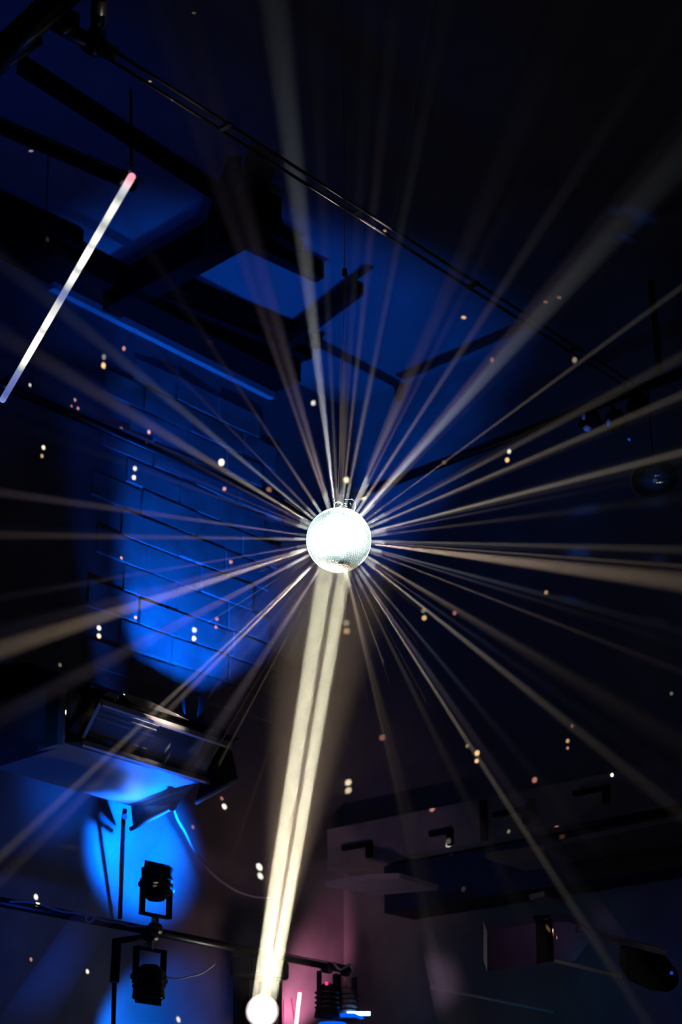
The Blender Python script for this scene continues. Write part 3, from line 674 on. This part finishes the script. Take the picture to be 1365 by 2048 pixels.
for (px, py, br_, sz, colr) in DOTS:
    d = ray(px, py).normalized(); hit, loc, nrm_, idx, ob, _m = ray_cast(dg, CAM + d * .3, d)
    if not hit: continue
    v = loc - BALL; dist = v.length; v.normalize()
    org = BALL + v * (BALL_R + .012)
    hit2, loc2, *_r = ray_cast(dg, org, v)
    if not hit2 or (loc2 - loc).length > .08: print('DOT blocked', px, py, ob.name, hit2 and (loc2 - loc).length)
    k = max(.25, abs(v.dot(nrm_)))
    lamp_spot('ball_glint', org, loc, DOTP * br_ * dist ** 2 / k, 1.0, 1.0, colr, .0015, stretch=(.64 * sz, .64 * sz, 1))
for (x, y, e_) in ((745, 452, 160), (340, 190, 240), (640, 395, 60)):
    gp = at_z(x, y, zr); v = (gp - BALL).normalized()
    lamp_spot('ball_glint_on_rail', BALL + v * (BALL_R + .01), gp, e_, 9, 1.0, (1, .8, .7), .004)
# glint on the upper wire
gp = at_t(690.5, 355, 8.6); v = (gp - BALL).normalized()
lamp_spot('ball_glint', BALL + v * (BALL_R + .01), gp, 40, 1.0, 1.0, AMBER, .001)

# ------------------------------------------------------------------ haze and its beams
haze = empty('haze', BALL, 'thin haze showing the fan of light rays around the mirror ball', 'haze', kind='stuff')
def cone(name, p0, p1, r0, r1, mat, parent=haze, seg=16, n=1):
    pts = [p0.lerp(p1, i / n) for i in range(n + 1)]; rs = [r0 + (r1 - r0) * i / n for i in range(n + 1)]
    if r1 < .2:      # rays thin out to a point at their far end
        pts += [p0.lerp(p1, 1.03), p0.lerp(p1, 1.06)]; rs += [r1 * .55, .0012]
    o = MB().tube(pts, rs, seg).build(name, M[mat], parent)
    for pl in o.data.polygons: pl.use_smooth = False
    o['kind'] = 'stuff'; return o
# far-end pixel, depth change of the far end (m), half width px at far end, strength, colour
WARM, COOLW, MAUVE, BRN = (1, .86, .68), (.85, .92, 1), (.95, .72, .92), (1, .74, .52)
BEAMS = [
 (556, 60, .3, 42, 5.0, COOLW), (757, 330, .4, 13, .9, MAUVE), (835, 300, -.3, 15, .8, COOLW), (912, 620, .5, 12, .8, MAUVE), (1015, 560, .2, 14, 1.9, MAUVE),
 (1110, 600, -.4, 40, 3.6, COOLW), (1010, 690, -.2, 30, 1.8, MAUVE), (1400, 548, .3, 10, 1.3, WARM), (1390, 700, .8, 20, 1.0, WARM), (1400, 775, .2, 14, 1.5, WARM), (1100, 905, .6, 14, .8, BRN), (1400, 896, -.3, 13, 2.4, WARM),
 (1330, 1000, .5, 16, .5, BRN), (1400, 1135, .2, 9, 1.2, BRN), (1400, 1100, -.5, 14, .8, WARM), (1400, 1168, .7, 34, 3.6, BRN), (1260, 1235, -.3, 13, 1.0, COOLW), (1330, 1330, .4, 10, 1.3, BRN), (1130, 1345, -.5, 9, .9, BRN),
 (1330, 1600, .3, 22, 1.9, WARM), (1180, 1480, -.3, 10, .8, BRN), (1215, 1920, .2, 15, 3.4, WARM), (830, 1740, .6, 9, .8, BRN), (860, 1450, -.4, 10, .4, BRN), (740, 1330, .3, 14, .5, BRN),
 (110, 735, .4, 26, 2.0, WARM), (170, 660, -.3, 20, 1.5, COOLW), (470, 765, .6, 9, .5, MAUVE), (545, 690, -.2, 12, .7, MAUVE), (590, 760, .4, 11, .6, MAUVE), (610, 850, .2, 10, .7, MAUVE), (660, 700, .2, 9, .5, COOLW), (690, 640, -.4, 8, .5, MAUVE),
 (0, 985, .4, 16, .9, MAUVE), (0, 1070, -.3, 14, .7, BRN), (60, 1185, .6, 12, .9, MAUVE), (380, 1160, .2, 9, .6, MAUVE), (-40, 1312, .3, 34, 3.4, BRN), (230, 1315, -.3, 20, 1.1, MAUVE), (-30, 1788, .2, 20, 3.4, BRN), (-30, 1742, .25, 16, 2.8, WARM), (470, 1400, .5, 26, 1.0, MAUVE),
 (250, 900, .8, 8, .4, MAUVE), (850, 700, .8, 10, .5, COOLW), (800, 800, -.6, 14, .6, MAUVE), (960, 1010, .5, 18, .7, WARM), (930, 1230, .6, 16, .6, BRN)]
for k in range(24):      # short thin rays that thicken the fan close to the ball
    an = k * 2 * math.pi / 24 + random.uniform(-.09, .09); L_ = random.uniform(230, 430)
    if math.sin(an) > .86: continue
    BEAMS.append((678 + L_ * math.cos(an), 1080 + L_ * math.sin(an), random.uniform(-.3, .5), random.uniform(5, 9), random.uniform(.35, .9), random.choice((MAUVE, COOLW, MAUVE, BRN))))
BEAMP = 460.0
for (px, py, dd, hw, st, colr) in BEAMS:
    dd *= min(1, (math.hypot(px - 678, py - 1080) / 700.0) ** 1.5)
    end = at_t(px, py, 8.6 + dd); v = (end - BALL); Ln = v.length; v.normalize()
    tmax = 7.0
    for nrm_, lim in ((AX, WA - .15), (BX, WB - .18), (ZX, CEIL - .35)):
        s_ = v.dot(nrm_)
        if s_ > 1e-6: tmax = min(tmax, (lim - BALL.dot(nrm_)) / s_)
    r1 = hw / F_PX * 8.6; r0 = .012
    org = BALL + v * (BALL_R * .985)
    end2 = BALL + v * tmax; r1 *= tmax / Ln
    half = min(2.4, max(.5, math.degrees(math.atan(hw / F_PX * 8.6 / Ln))))
    far = px >= 1390 or px <= 0
    dens = .4 if far else min(1.2 if half > 1.3 else 2.5, 2.6 / Ln); dens = round(dens * 4) / 4
    if not far: tmax = min(tmax, max(4.6 / dens, 1.0)); end2 = BALL + v * tmax
    r1 = math.tan(math.radians(half)) * tmax
    hk_ = 'haze_%d' % round(dens * 100)
    if hk_ not in M: M[hk_] = haze_mat(hk_, dens)
    cone('light_ray', BALL + v * (BALL_R + .004), end2, r0 * .6, r1 + .004, hk_)
    lo_ = BALL + v * (BALL_R + .003)
    lamp_spot('ball_ray', lo_, end2, BEAMP * st * (.6 / dens) * (1.0 / max(half, .35)) , 2.0 * half, 1.0, colr, .004)

# main shaft from the moving head to the ball
mv = (BALL - LENS).normalized(); md = (BALL - LENS).length
shaft = empty('light_shaft', LENS, 'broad bright cream shaft of light from the moving head up to the ball', 'light beam', kind='stuff')
s0 = LENS + mv * .05
cone('shaft_core', s0, BALL - mv * (BALL_R + .005), .078, .084, 'haze_shaft', shaft)
def lamp_area(name, loc, target, power, sx, sy, spread, color, up=ZX):
    l = bpy.data.lights.new(name, 'AREA'); l.shape = 'RECTANGLE'; l.size = sx; l.size_y = sy; l.energy = power; l.color = color; l.spread = math.radians(spread)
    o = bpy.data.objects.new(name, l); COL.objects.link(o); o.location = loc
    z = -(target - loc).normalized(); x = RIGHT - z * RIGHT.dot(z); x.normalize(); y = z.cross(x)
    o.rotation_euler = Matrix((x, y, z)).transposed().to_euler(); return o
for off, wd_, pw in ((-.036, .070, 1.0), (.045, .054, .85)):      # two lobes with a dark gap, + is picture right
    src = LENS + mv * .03 + RIGHT * off
    lamp_area('moving_head_beam', src, BALL + RIGHT * off * 1.12, 3.9 * pw, wd_, .12, .65, (1, .93, .66))
glow = haze
cone('shaft_glow', LENS + mv * .25 + ZX * 0, BALL - mv * (BALL_R + .02), .20, .66, 'haze_thin', shaft)
lamp_spot('moving_head_spill', LENS + mv * .02, BALL, 3800, 11.5, 1.0, (1, .72, .5), .02)
